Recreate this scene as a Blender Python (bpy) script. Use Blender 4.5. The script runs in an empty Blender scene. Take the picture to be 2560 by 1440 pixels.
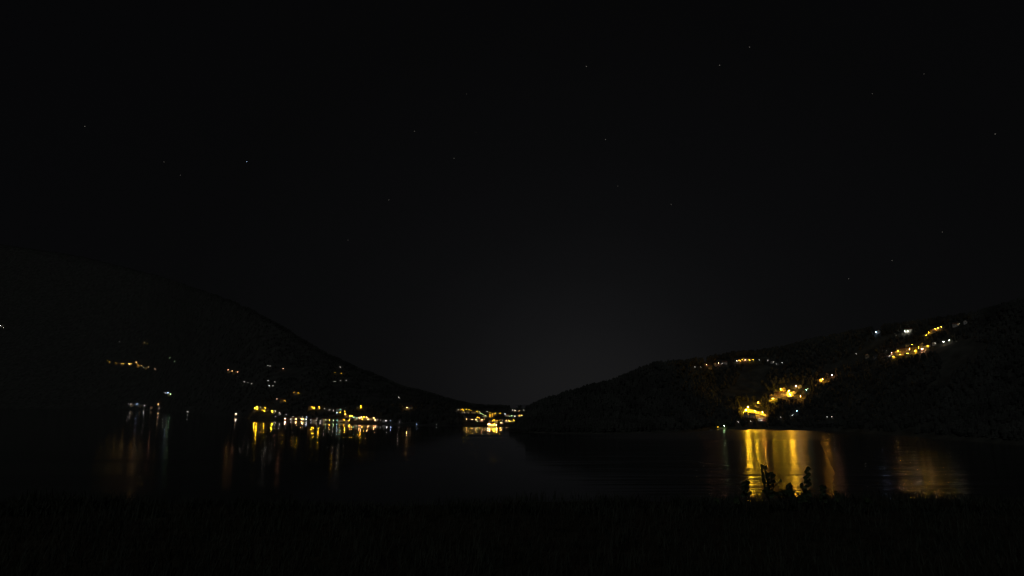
import bpy, math, random
import numpy as np
from mathutils import Vector, Matrix, noise

random.seed(11)
rng = np.random.default_rng(7)
scene = bpy.context.scene
R = math.radians

# ------------------------------------------------------------------ camera
CAM_Z = 62.0                      # terrace above the lake
FPX = 1700.0                      # focal length in photograph pixels (2560 wide)
PITCH = math.atan(290.0 / FPX)
cam_data = bpy.data.cameras.new('camera')
cam_data.sensor_width = 36.0
cam_data.lens = 36.0 * FPX / 2560.0
cam_data.clip_start = 0.1
cam_data.clip_end = 200000.0
cam = bpy.data.objects.new('camera', cam_data)
cam.location = (0, 0, CAM_Z)
cam.rotation_euler = (math.pi / 2 + PITCH, 0, 0)
scene.collection.objects.link(cam)
scene.camera = cam

# ------------------------------------------------------------------ night sky
world = bpy.data.worlds.new('World')
scene.world = world
world.use_nodes = True
nt = world.node_tree
nt.nodes.clear()
FILL_EL, FILL_AZ = R(38), R(205)
out = nt.nodes.new('ShaderNodeOutputWorld')
sky = nt.nodes.new('ShaderNodeTexSky')
sky.sky_type = 'NISHITA'
sky.sun_disc = False
sky.sun_elevation = FILL_EL
sky.sun_rotation = FILL_AZ
bg_sky = nt.nodes.new('ShaderNodeBackground')
bg_sky.inputs['Strength'].default_value = 0.00016
desat = nt.nodes.new('ShaderNodeHueSaturation')
desat.inputs['Saturation'].default_value = 0.35
nt.links.new(sky.outputs[0], desat.inputs['Color'])
nt.links.new(desat.outputs[0], bg_sky.inputs['Color'])
# light pollution of the towns beyond the far end of the valley: a soft dome low in the sky
tc = nt.nodes.new('ShaderNodeTexCoord')
dot = nt.nodes.new('ShaderNodeVectorMath'); dot.operation = 'DOT_PRODUCT'
GA, GE = R(6.0), R(-2.0)
dot.inputs[1].default_value = (math.sin(GA) * math.cos(GE), math.cos(GA) * math.cos(GE), math.sin(GE))
nt.links.new(tc.outputs['Generated'], dot.inputs[0])
ramp = nt.nodes.new('ShaderNodeValToRGB')
ramp.color_ramp.interpolation = 'LINEAR'
e = ramp.color_ramp.elements
e[0].position = 0.55; e[0].color = (0.0013, 0.0013, 0.0016, 1)
e[1].position = 1.0;  e[1].color = (0.0084, 0.0083, 0.0087, 1)
for p, c in ((0.83, 0.0015), (0.92, 0.0021), (0.955, 0.0027), (0.975, 0.0037), (0.988, 0.0054)):
    k = e.new(p); k.color = (c, c * 0.99, c * 1.07, 1)
nt.links.new(dot.outputs['Value'], ramp.inputs[0])
bg_glow = nt.nodes.new('ShaderNodeBackground')
bg_glow.inputs['Strength'].default_value = 1.0
nt.links.new(ramp.outputs[0], bg_glow.inputs['Color'])
add = nt.nodes.new('ShaderNodeAddShader')
nt.links.new(bg_sky.outputs[0], add.inputs[0])
nt.links.new(bg_glow.outputs[0], add.inputs[1])
nt.links.new(add.outputs[0], out.inputs['Surface'])

fill = bpy.data.lights.new('fill_sun', 'SUN')  # added fill, no moon here: lifts the hills and bank off black
fill.energy = 0.135
fill.angle = R(0.5)
fill.color = (0.92, 0.95, 1.0)
mo = bpy.data.objects.new('fill_sun', fill)
mo.rotation_euler = (math.pi / 2 - FILL_EL, 0, R(-25))     # from behind the camera
scene.collection.objects.link(mo)

scene.view_settings.view_transform = 'Standard'
scene.view_settings.look = 'None'
scene.view_settings.gamma = 1.0
scene.view_settings.exposure = 0.0
scene.view_settings.use_curve_mapping = False
scene.cycles.sample_clamp_indirect = 0.0
scene.cycles.sample_clamp_direct = 0.0
scene.cycles.max_bounces = 4
scene.cycles.diffuse_bounces = 2
scene.cycles.glossy_bounces = 2
scene.cycles.caustics_reflective = False
scene.cycles.use_denoising = True
scene.cycles.use_adaptive_sampling = False

# ------------------------------------------------------------------ helpers
COL = scene.collection
CP, SP = math.cos(PITCH), math.sin(PITCH)

def ray(u, v):
    """Direction of a photograph pixel."""
    x, y = (u - 1280.0) / FPX, -(v - 720.0) / FPX
    return Vector((x, CP - SP * y, SP + CP * y))

def az_tan(u, v):
    d = ray(u, v)
    return math.atan2(d.x, d.y), d.z / math.hypot(d.x, d.y)

def project(p):
    q = Vector(p) - Vector((0, 0, CAM_Z))
    f = q.y * CP + q.z * SP
    return 1280 + FPX * q.x / f, 720 - FPX * (-q.y * SP + q.z * CP) / f

def newmat(name, color, rough=0.8, var=0.0, scale=1.0, spec=0.3, bump=0.0):
    m = bpy.data.materials.new(name)
    m.use_nodes = True
    n = m.node_tree
    b = n.nodes['Principled BSDF']
    b.inputs['Roughness'].default_value = rough
    b.inputs['Specular IOR Level'].default_value = spec
    b.inputs['Base Color'].default_value = (*color, 1)
    if var or bump:
        geo = n.nodes.new('ShaderNodeNewGeometry')
        tx = n.nodes.new('ShaderNodeTexNoise')
        tx.inputs['Scale'].default_value = scale
        tx.inputs['Detail'].default_value = 5
        n.links.new(geo.outputs['Position'], tx.inputs['Vector'])
        if var:
            r = n.nodes.new('ShaderNodeValToRGB')
            a = r.color_ramp.elements
            a[0].position, a[1].position = 0.3, 0.7
            a[0].color = (*[c * (1 - var) for c in color], 1)
            a[1].color = (*[min(1, c * (1 + var)) for c in color], 1)
            n.links.new(tx.outputs['Fac'], r.inputs[0])
            n.links.new(r.outputs[0], b.inputs['Base Color'])
        if bump:
            bp = n.nodes.new('ShaderNodeBump')
            bp.inputs['Strength'].default_value = bump
            n.links.new(tx.outputs['Fac'], bp.inputs['Height'])
            n.links.new(bp.outputs[0], b.inputs['Normal'])
    return m

_em = {}
LAMP_COL = {
    'Y': (1.0, 0.53, 0.015), 'O': (1.0, 0.41, 0.03), 'K': (1.0, 0.52, 0.16), 'P': (1.0, 0.42, 0.22),
    'W': (1.0, 0.92, 0.80), 'B': (0.45, 0.65, 1.0), 'G': (0.62, 1.0, 0.45), 'T': (0.35, 1.0, 0.85), 'R': (1.0, 0.22, 0.12),
}
def emat(col, strength, sampled=True):
    q = round(math.log2(max(strength, 1e-3)) * 3) / 3.0
    key = (col, q, sampled)
    if key not in _em:
        m = bpy.data.materials.new('glowing_bulb_' + {'Y': 'sodium', 'O': 'orange', 'K': 'warm', 'P': 'pink', 'W': 'white', 'B': 'blue', 'G': 'green', 'T': 'teal', 'R': 'red'}[col])
        m.use_nodes = True
        n = m.node_tree
        n.nodes.clear()
        o = n.nodes.new('ShaderNodeOutputMaterial')
        em = n.nodes.new('ShaderNodeEmission')
        em.inputs['Color'].default_value = (*LAMP_COL[col], 1)
        em.inputs['Strength'].default_value = 2.0 ** q
        n.links.new(em.outputs[0], o.inputs['Surface'])
        m.cycles.emission_sampling = 'FRONT' if sampled else 'NONE'
        _em[key] = m
    return _em[key]

class MB:
    """Collects boxes, tubes and polygons into one mesh."""
    def __init__(s):
        s.v, s.f, s.m = [], [], []
    def poly(s, pts, mi=0):
        k = len(s.v); s.v += [tuple(p) for p in pts]
        s.f.append(tuple(range(k, k + len(pts)))); s.m.append(mi)
    def box(s, x0, x1, y0, y1, z0, z1, mi=0):
        k = len(s.v)
        s.v += [(x0,y0,z0),(x1,y0,z0),(x1,y1,z0),(x0,y1,z0),(x0,y0,z1),(x1,y0,z1),(x1,y1,z1),(x0,y1,z1)]
        for q in ((3,2,1,0),(4,5,6,7),(0,1,5,4),(1,2,6,5),(2,3,7,6),(3,0,4,7)):
            s.f.append(tuple(k + i for i in q)); s.m.append(mi)
    def tube(s, pts, rad, n=6, mi=0):
        pts = [Vector(p) for p in pts]
        rads = rad if isinstance(rad, (list, tuple)) else [rad] * len(pts)
        k0 = len(s.v)
        for i, p in enumerate(pts):
            t = (pts[min(i + 1, len(pts) - 1)] - pts[max(i - 1, 0)]).normalized()
            a = t.cross(Vector((0.31, 0.95, 0.07))).normalized(); b = t.cross(a)
            for j in range(n):
                w = 2 * math.pi * j / n
                s.v.append(tuple(p + (a * math.cos(w) + b * math.sin(w)) * rads[i]))
        for i in range(len(pts) - 1):
            for j in range(n):
                q = k0 + i * n; j2 = (j + 1) % n
                s.f.append((q + j, q + j2, q + n + j2, q + n + j)); s.m.append(mi)
        s.f.append(tuple(k0 + j for j in reversed(range(n)))); s.m.append(mi)
        q = k0 + (len(pts) - 1) * n
        s.f.append(tuple(q + j for j in range(n))); s.m.append(mi)
    def ball(s, c, rx, rz, mi=0):
        k = len(s.v); c = Vector(c)
        s.v += [tuple(c + Vector((rx * math.cos(a), rx * math.sin(a), 0))) for a in (0.4, 1.97, 3.54, 5.11)]
        s.v += [tuple(c + Vector((0, 0, rz))), tuple(c - Vector((0, 0, rz)))]
        for i in range(4):
            j = (i + 1) % 4
            s.f += [(k + i, k + j, k + 4), (k + j, k + i, k + 5)]; s.m += [mi, mi]
    def mesh(s, name, mats, smooth=False):
        me = bpy.data.meshes.new(name)
        me.from_pydata(s.v, [], s.f)
        for m in mats: me.materials.append(m)
        me.polygons.foreach_set('material_index', s.m)
        if smooth: me.polygons.foreach_set('use_smooth', [True] * len(s.f))
        me.update()
        return me

def link(name, me, parent=None, loc=(0, 0, 0), rz=0.0, sc=1.0):
    o = bpy.data.objects.new(name, me)
    o.location = loc
    o.rotation_euler = (0, 0, rz)
    if sc != 1.0: o.scale = (sc, sc, sc) if isinstance(sc, (int, float)) else sc
    if parent: o.parent = parent
    COL.objects.link(o)
    return o

def tag(o, label, cat, group=None, kind=None):
    o['label'] = label
    o['category'] = cat
    if group: o['group'] = group
    if kind: o['kind'] = kind
    return o

def struct(o, label=None):
    o['kind'] = 'structure'
    if label: o['label'] = label
    return o

# ------------------------------------------------------------------ terrain
def table(pts):
    a = [(*az_tan(u, v),) for u, v in pts]
    return np.array([p[0] for p in a]), np.array([p[1] for p in a])

class Land:
    def __init__(s, shore, ridge, steep, mind, shape, rough):
        s.sa, st = table(shore)
        s.sd = CAM_Z / (-st)
        s.ra, s.re = table(ridge)
        s.steep, s.mind, s.shape, s.rough = steep, mind, shape, rough
        s.cache = {}
    def params(s, az):
        k = round(az, 6)
        if k in s.cache: return s.cache[k]
        ds = float(np.interp(az, s.sa, s.sd))
        te = float(np.interp(az, s.ra, s.re))
        dr = (ds + CAM_Z / s.steep) / (1 - max(te, -0.02) / s.steep)
        dr = max(dr, ds * s.mind)
        zr = CAM_Z + dr * te
        s.cache[k] = (ds, dr, zr)
        return ds, dr, zr
    def height(s, az, d):
        ds, dr, zr = s.params(az)
        t = (d - ds) / (dr - ds)
        if t < 0:
            return max(-12.0, t * 60.0)
        if t <= 1:
            z = zr * (s.shape * t + (1 - s.shape) * t * t)
        else:
            z = zr * max(0.25, 1 - 0.9 * (t - 1))
        x, y = d * math.sin(az), d * math.cos(az)
        w = min(1.0, t * 4.0) * min(1.0, max(0.15, 1.6 - abs(t - 0.5) * 2.4))
        n = noise.fractal(Vector((x / 420.0, y / 420.0, 3.1)), 0.9, 2.1, 4)
        return z + n * s.rough * w * min(1.0, max(zr, 0) / 160.0) + min(0.8, t * 30.0)
    def hit(s, u, v, lift=0.0):
        """First point of the ground (raised by lift) along the pixel's ray."""
        az, te = az_tan(u, v)
        ds, dr, zr = s.params(az)
        prev = None
        N = 500
        for i in range(N + 1):
            d = ds + (dr - ds) * 1.25 * i / N
            g = s.height(az, d) + lift - (CAM_Z + d * te)
            if g >= 0:
                if prev is not None:
                    d0, g0 = prev
                    d = d0 + (d - d0) * (-g0) / (g - g0 + 1e-9)
                return Vector((d * math.sin(az), d * math.cos(az), s.height(az, d))), az, d
            prev = (d, g)
        d = dr
        return Vector((d * math.sin(az), d * math.cos(az), s.height(az, d))), az, d
    def mesh(s, name, u0, u1, du, mat):
        us = np.arange(u0, u1 + du, du)
        ts = list(np.linspace(-0.12, 0, 3)) + list(np.linspace(0.012, 1.0, 70)) + [1.08, 1.2, 1.4, 1.7]
        vs = []
        for u in us:
            az = az_tan(u, 1010)[0]
            ds, dr, zr = s.params(az)
            for t in ts:
                d = ds + (dr - ds) * t
                vs.append((d * math.sin(az), d * math.cos(az), s.height(az, d)))
        n, m = len(us), len(ts)
        fs = [(i * m + j, (i + 1) * m + j, (i + 1) * m + j + 1, i * m + j + 1) for i in range(n - 1) for j in range(m - 1)]
        me = bpy.data.meshes.new(name)
        me.from_pydata(vs, [], fs)
        me.materials.append(mat)
        me.polygons.foreach_set('use_smooth', [True] * len(fs))
        me.update()
        return me

FAR = Land(
    shore=[(-700,1021),(0,1022),(200,1023),(345,1025),(470,1033),(590,1043),(640,1048),(800,1055),(1000,1063),(1100,1066),(1200,1067.5),(1320,1068),(1500,1068)],
    ridge=[(-700,560),(-200,590),(0,610),(200,640),(400,690),(560,745),(640,782),(700,814),(760,852),(820,888),(900,926),(1000,964),(1080,989),(1140,1006),(1180,1015),(1220,1019),(1290,1021),(1330,1021),(1500,1015)],
    steep=0.46, mind=1.65, shape=0.55, rough=26.0)
NEAR = Land(
    shore=[(1262,1077.5),(1300,1080),(1400,1084),(1500,1085),(1600,1084),(1700,1081),(1760,1077),(1800,1073),(1900,1073),(2000,1075),(2100,1079),(2200,1086),(2350,1098),(2560,1115),(3000,1150)],
    ridge=[(1262,1077),(1280,1066),(1295,1050),(1310,1036),(1340,1022),(1365,1011),(1400,1000),(1430,990),(1480,976),(1540,960),(1590,936),(1640,918),(1695,912),(1760,905),(1785,897),(1845,888),(1905,884),(1980,872),(2030,856),(2130,838),(2180,827),(2280,815),(2355,806),(2430,796),(2560,760),(3000,650)],
    steep=0.40, mind=1.06, shape=0.6, rough=14.0)

m_hill = newmat('forest_floor', (0.056, 0.058, 0.050), 0.95, 0.4, 0.02, 0.1)
m_slope = newmat('meadow_and_forest_floor', (0.066, 0.068, 0.055), 0.95, 0.4, 0.03, 0.1)
struct(link('mountain', FAR.mesh('mountain', -660, 1480, 6, m_hill)))
struct(link('hill', NEAR.mesh('hill', 1264, 2980, 6, m_slope)))

# lake --------------------------------------------------------------
def water_material():
    m = bpy.data.materials.new('lake_water')
    m.use_nodes = True
    n = m.node_tree; L = n.links
    n.nodes.remove(n.nodes['Principled BSDF'])
    outp = n.nodes['Material Output']
    b = n.nodes.new('ShaderNodeBsdfGlossy'); b.distribution = 'BECKMANN'
    b.inputs['Color'].default_value = (1, 1, 1, 1)
    deep = n.nodes.new('ShaderNodeBsdfDiffuse'); deep.inputs['Color'].default_value = (0.004, 0.007, 0.008, 1)
    fr = n.nodes.new('ShaderNodeFresnel'); fr.inputs['IOR'].default_value = 1.333
    mix = n.nodes.new('ShaderNodeMixShader')
    L.new(fr.outputs[0], mix.inputs[0]); L.new(deep.outputs[0], mix.inputs[1]); L.new(b.outputs[0], mix.inputs[2])
    L.new(mix.outputs[0], outp.inputs['Surface'])
    geo = n.nodes.new('ShaderNodeNewGeometry')
    sep = n.nodes.new('ShaderNodeSeparateXYZ'); L.new(geo.outputs['Position'], sep.inputs[0])
    def mr(src, a0, a1, b0, b1, smooth=True):
        k = n.nodes.new('ShaderNodeMapRange')
        k.interpolation_type = 'SMOOTHSTEP' if smooth else 'LINEAR'
        k.inputs['From Min'].default_value = a0; k.inputs['From Max'].default_value = a1
        k.inputs['To Min'].default_value = b0; k.inputs['To Max'].default_value = b1
        L.new(src, k.inputs['Value']); return k.outputs['Result']
    def math2(op, a, c):
        k = n.nodes.new('ShaderNodeMath'); k.operation = op
        for i, s in enumerate((a, c)):
            if isinstance(s, (int, float)): k.inputs[i].default_value = s
            else: L.new(s, k.inputs[i])
        return k.outputs[0]
    # wind comes down the eastern arm: ruffled water there and off the near bank, calm water under the far shore
    mp = n.nodes.new('ShaderNodeMapping'); mp.inputs['Scale'].default_value = (0.0014, 0.012, 1)
    L.new(geo.outputs['Position'], mp.inputs['Vector'])
    gust = n.nodes.new('ShaderNodeTexNoise'); gust.inputs['Scale'].default_value = 1.0; gust.inputs['Detail'].default_value = 6
    L.new(mp.outputs[0], gust.inputs['Vector'])
    xw = math2('ADD', sep.outputs['X'], math2('MULTIPLY', gust.outputs['Fac'], 160.0))
    east = mr(xw, 60, 420, 0, 1)
    near = mr(math2('ADD', sep.outputs['Y'], math2('MULTIPLY', gust.outputs['Fac'], 120.0)), 1150, 900, 0, 1)
    # the bay under the right-hand hill lies in its lee
    lee = math2('SUBTRACT', sep.outputs['X'], math2('MULTIPLY', sep.outputs['Y'], 0.42))
    open_ = mr(lee, 0, 70, 1, 0.12)
    ruffle = math2('MAXIMUM', math2('MULTIPLY', near, mr(math2('ADD', sep.outputs['X'], math2('MULTIPLY', sep.outputs['Y'], 0.36)), -10, -80, 0.22, 0.9)), east)
    g2 = mr(gust.outputs['Fac'], 0.36, 0.64, 0.78, 1.2)
    rough = math2('MULTIPLY', math2('MULTIPLY', mr(ruffle, 0, 1, 0.088, 0.2, False), g2), mr(open_, 0.12, 1, 0.62, 1, False))
    L.new(rough, b.inputs['Roughness'])
    # steeper capillary ripples on the ruffled water throw a fainter, wider glow
    w2 = n.nodes.new('ShaderNodeBsdfGlossy'); w2.distribution = 'GGX'; w2.inputs['Roughness'].default_value = 0.35
    lap = math2('MULTIPLY', mr(sep.outputs['Y'], 1150, 1300, 0, 0.5), mr(xw, 150, 350, 0, 1))
    wm = n.nodes.new('ShaderNodeMixShader')
    L.new(math2('MULTIPLY', math2('ADD', math2('MULTIPLY', east, 0.4), lap), open_), wm.inputs[0])
    L.new(b.outputs[0], wm.inputs[1]); L.new(w2.outputs[0], wm.inputs[2])
    L.new(wm.outputs[0], mix.inputs[2])
    # wavelets, longer across the view than along it
    mw = n.nodes.new('ShaderNodeMapping'); mw.inputs['Scale'].default_value = (0.006, 0.06, 1)
    L.new(geo.outputs['Position'], mw.inputs['Vector'])
    wv = n.nodes.new('ShaderNodeTexNoise'); wv.inputs['Scale'].default_value = 1.0; wv.inputs['Detail'].default_value = 4
    L.new(mw.outputs[0], wv.inputs['Vector'])
    bp = n.nodes.new('ShaderNodeBump'); bp.inputs['Distance'].default_value = 1.7
    L.new(mr(east, 0, 1, 0.008, 1.0, False), bp.inputs['Strength'])
    ms = n.nodes.new('ShaderNodeMapping'); ms.inputs['Scale'].default_value = (0.0022, 0.02, 1)
    L.new(geo.outputs['Position'], ms.inputs['Vector'])
    sw = n.nodes.new('ShaderNodeTexNoise'); sw.inputs['Scale'].default_value = 1.0; sw.inputs['Detail'].default_value = 3
    L.new(ms.outputs[0], sw.inputs['Vector'])
    L.new(math2('ADD', wv.outputs['Fac'], math2('MULTIPLY', sw.outputs['Fac'], 2.2)), bp.inputs['Height'])
    L.new(bp.outputs[0], b.inputs['Normal'])
    return m
w = MB(); w.poly([(-30000, 60, 0), (30000, 60, 0), (30000, 60000, 0), (-30000, 60000, 0)])
struct(link('lake', w.mesh('lake', [water_material()])))

# near bank ---------------------------------------------------------
def bank_height(x, y):
    n = noise.fractal(Vector((x * 0.5, y * 0.5, 0)), 1.0, 2.0, 3) * 0.05
    edge = 12.6 + 0.5 * math.sin(x * 0.35) + 0.3 * math.sin(x * 0.9 + 1)
    if y < edge: return 60.29 + n
    return max(-3.0, 60.29 + n - (y - edge) * 0.52)
m_soil = newmat('dark_soil', (0.04, 0.035, 0.022), 0.95, 0.4, 3.0, 0.1)
xs = np.linspace(-160, 160, 161); ys = [-30, -10, 0, 3] + list(np.arange(4, 16, 0.5)) + list(np.arange(16, 150, 6))
vs = [(x, y, bank_height(x, y)) for x in xs for y in ys]; ny = len(ys)
me = bpy.data.meshes.new('bank')
me.from_pydata(vs, [], [(i * ny + j, (i + 1) * ny + j, (i + 1) * ny + j + 1, i * ny + j + 1) for i in range(len(xs) - 1) for j in range(ny - 1)])
me.materials.append(m_soil); me.polygons.foreach_set('use_smooth', [True] * len(me.polygons))
struct(link('bank', me))

# ------------------------------------------------------------------ lamps: photograph pixel, colour, output
# (u, v, colour, power)   power: light reaching the lens, in saturated output pixels
LAMPS = []
def L_(cluster, txt):
    for row in txt.split(';'):
        row = row.strip()
        if row:
            u, v, c, p = row.split()
            LAMPS.append((cluster, float(u), float(v), c, float(p)))

L_('high', '2.5 814.5 W 2;9 819 W .3')
L_('perch', '298 855 W .35;360 857 K 5;369 859 Y .3')
L_('balcony', '268 901 Y 1;275 903 Y 1.2;288 906 Y 1.6;302 907 K 5;308 909 Y 4;322 909 K 6;329 909 Y .8;341 906 K 2.5;345 912 O 3;352 914 K 5;359 919 W .3;371 917 K 2.5;388 923 P 4')
L_('dimgreen', '436 903 G .5;424 895 G .2')
L_('trio', '571 924 P 3.5;581 927 K 5;594 930 P 5')
L_('pale', '611 954 W .4;620 956 W .2;629 959 W .3')
L_('pair', '420 981.5 B 3;427 985 G 5;413 983 W .4')
L_('arm', '320 1010 W .3;327 1010 W .2;343 1011 B 4;361 1013 W 2.5;376 1018 W 4;396 1010 K 2;398 1021 W .3')
L_('shoredim', '469 1029 W .5;590 1034 W 3;588 1036 K 1')
L_('slope', '669 914.6 W .5;676 915 W .2;708 921.5 P 4;851 918 W 1.6;838 931.6 Y 1.8;853 933 Y 1.8;670 952 W .7;673 964 W .8;687 955 W .25;682 964 W .25;837 954.5 W .6;851 952 W 1.6;866 951 W .25;'
   '734 981 O 3;738 982.5 Y 1;746 982 Y 4;692 997 P 2.5;707 1000 Y 4;712 1002 Y 3;703 1000 Y 2.5;997 993 W .7')
L_('village', '637 1021 Y 9;643 1017 Y 9;643 1022 Y 3;651 1018 W .4;663 1020 Y 2;661 1027 Y 2;656 1025 Y .8;680 1027 Y 2.5;681 1030 Y 4;689 1028 W 1.6;699 1031 W 1.6;700 1035 W .6;689 1041 W .5;713 1046 P 6;716 1036 W .2;'
   '733 1041 W .5;727 1048 W .7;730 1046 W .5;740 1048 K 2.5;746 1041 W .4;753 1048.5 K 2;757 1048.5 K 2;757 1042 W .5;766 1041.6 B 2;766 1048.6 W 2.5;777 1050 W .6;782 1051 W .6;790 1051 W .6;793 1045 W .3;800 1052 W .9;'
   '775 1019 Y 4;781 1019 Y 5;786 1020 Y 2;798 1017 Y 2;799 1021 Y 1;812 1021 W .7;824 1024 W .6;834 1026 W .8;845 1022 T 1.2;851 1023 T 1.2;843 1031 B 3.5;851 1031 Y 1.6;861 1028 Y 1;863 1035 O 5;869 1038 O 5;875 1039 O 4;881 1040 O 3;'
   '885 1043 T 3.5;892 1045 T 1.6;898 1045 P 2.5;904 1042 P 5;910 1042 Y 2.5;906 1048 Y 2.5;916 1043 K 3.5;920 1042.6 K 4;920 1048 K 2.5;934 1045 K 3;938 1050 P 3;945 1048 W .3;952 1050 W .3;967 1052 W 1.5;963 1052 W 1;977 1051.6 B 3;998 1055 W .3;1042 1062 B .6;'
   '814 1049 G 1;824 1050 O 3;834 1051 G 2;843 1052 T 1.5;860 1050 Y 1.6;874 1050 O 4;868 1050 O 2;847 1050 W .5;895 1016 Y 2.5;902 1015 Y 2;903 1018 Y 1')
L_('triple', '1016.7 1018 K 5;1021.7 1015 Y 8;1028 1017 K 5')
L_('town', '1146 1024 W .4;1153 1024 O 1;1158 1023 Y 1.8;1159 1026 Y 1;1166 1023 Y 1.8;1169 1026 Y 1.4;1173 1024 Y 1.4;1177 1027 Y 1.2;1184 1028 Y 1;1192 1029 Y 1.4;1198 1029 W .8;1218 1029 W 1.4;1225 1032 Y 1;1208 1036 G 1.6;1203 1034 G .8;1215 1039 G 2;1231 1035 O 2;1236 1034 O 1;1225 1037 Y 1.6;1225 1041 Y 1.2;1231 1040 Y 1.2;1239 1033 Y 1.4;1250 1033 Y 1.8;'
   '1263 1035 B 2.5;1271 1036 G 1.4;1280 1039 G 1.8;1287 1041 W 1.4;1274 1041 G 1;1281 1025 W 1.4;1288 1026 W 1.4;1298 1027 K 1.4;1309 1025 W .4;1298 1038.4 O 2.5;1304.5 1038.4 K 2.5;1161 1032 W .4;1155 1032 W .2;1171 1033 W .2;'
   '1166 1048.5 K 3;1180 1048.5 K 4.5;1189 1048.5 K 4;1194 1043.6 O 3;1198 1044.7 O 2.5;1202 1047 O 1.5;1205 1049 P 3;1211 1048 O 1;1225 1050 O 2.5;1232 1052 Y 2.5;1236 1049.6 Y 2.5;1242 1052 O 2.5;1231 1056.6 K 4;1252 1056 K 5;1249 1050 Y 1.2;1256 1051 W .4;1266 1051 K 2.5;1271 1051 K 2.5;1275 1053.4 Y 3;1284 1050 Y 2.5;1194 1054 G .8;1091 1061 W .7')
L_('quay', '1219.4 1061 P 6;1224.6 1061 K 9;1230 1061 Y 10;1235 1061.5 Y 10;1241 1062 K 6')
L_('hamlet', '1737 917 W .3;1752 917 W .2;1767.4 911.6 P 5;1796 907 P 5;1775 914 Y 4;1789 911 Y 2;1856 899 Y 2;1814 907 W .7;1805 909 W .4;1842 902 W 2;1847 901 O 2;1851 902 O 2.5;1863 899.5 P 4;1874 900 Y 3;1883 899 Y 1.8;1898 900 W .4;1919 901 W .3;1933 905 W .4;1941 910 W .3;1955 906 W .4')  # yellow lamps right after the first pinkish ones are added to brighten the houses
L_('road', '1865 1024.6 Y 46;1870 1018 Y 38;1886.6 1027 Y 28;1905.5 1031 O 22;1894.5 1005 Y 12;1931.4 996.7 Y 15;1950.4 972 Y 16;1973 977 Y 50;1975 986 O 42;2001.6 990.5 O 8;1990.5 963.8 K 10;2057 947.5 O 10;2080 937.5 P 3')
L_('spots', '2015 975 T 2.5;2019 972 G .8;1992 1027 B 2;1981 1038 W .8;1951 1043 W .3;2068 1042 W .3;2080 1042 W .5;1846 1055 W .7;1876 1052.5 W .8')
L_('upper', '2190 830.3 B 3;2197 826 W .5;2261 828 W 4;2269.5 828 W 4;2329 825 P 9;2339 822 O 2;2354 817.5 O 2;2316 838 Y 1.5;2385 811 W .4;2398 809 W .4;2416 803 W .4;2359 854.5 W 2;2373 850.6 W 3;2228 880.5 P 13;2274 873 K 11;2287 877 Y 9;2304.6 872 P 11;2233 891 Y 3;2268 884 Y 4;2312 862 Y 3;2339 858 W .6;2168 887 Y 5;2141 885 W .6;2187 891 W .4;2216 877 W .5;2223 890 W .5;2245 877 Y 4;2258 871 Y 4;2296 869 Y 4;2318 864 Y 3;2280 862 Y 1.5;2250 886 O 3;2345 820 O 2;2322 831 Y 1.5')  # yellow and orange lamps at the end of the list are added for more glow

CL = {   # cluster: land, label, category, group
    'high': (FAR, 'small white lamp alone on the highest mountain slope', 'lamp', 'lamps high on the mountain'),
    'perch': (FAR, 'warm lamp on the mountain above the long row of orange lamps', 'lamp', 'lamps above the orange row'),
    'balcony': (FAR, 'orange lamp in the sloping row halfway up the dark mountain', 'street lamp', 'row of orange lamps on the mountain'),
    'dimgreen': (FAR, 'faint green lamp on the mountain beyond the orange row', 'lamp', 'faint green mountain lamps'),
    'trio': (FAR, 'bright orange lamp in a close line of three on the mountain', 'street lamp', 'line of three orange lamps'),
    'pale': (FAR, 'faint white lamp just below the line of three orange lamps', 'lamp', 'faint white lamps below the three'),
    'pair': (FAR, 'bright lamp of the blue and green pair low above the far shore', 'lamp', 'blue and green pair of lamps'),
    'arm': (FAR, 'white lamp along the far shore mirrored in a thin streak', 'street lamp', 'white lamps on the far shore'),
    'shoredim': (FAR, 'lone white lamp at the dark foot of the mountain', 'lamp', 'lone lamps at the mountain foot'),
    'slope': (FAR, 'scattered small lamp on the mountain side above the lakeside village', 'lamp', 'scattered lamps on the mountain side'),
    'village': (FAR, 'street lamp in the lakeside village under the mountain', 'street lamp', 'street lamps of the lakeside village'),
    'triple': (FAR, 'bright yellow lamp in a group of three with triple streaks in the water', 'street lamp', 'three yellow lamps by the shore'),
    'town': (FAR, 'small street lamp of the town at the end of the lake', 'street lamp', 'street lamps of the far town'),
    'quay': (FAR, 'bright lamp in the row along the quay of the far town', 'street lamp', 'lamps along the town quay'),
    'hamlet': (NEAR, 'lamp in the hamlet on the crest of the wooded hill', 'street lamp', 'lamps of the crest hamlet'),
    'road': (NEAR, 'tall sodium street lamp lighting the hillside village road in gold', 'street lamp', 'sodium lamps of the hillside village'),
    'spots': (NEAR, 'small cool lamp among the dark trees round the hillside village', 'lamp', 'small lamps round the hillside village'),
    'upper': (NEAR, 'street lamp in the upper village high on the hill', 'street lamp', 'street lamps of the upper village'),
}
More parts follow.
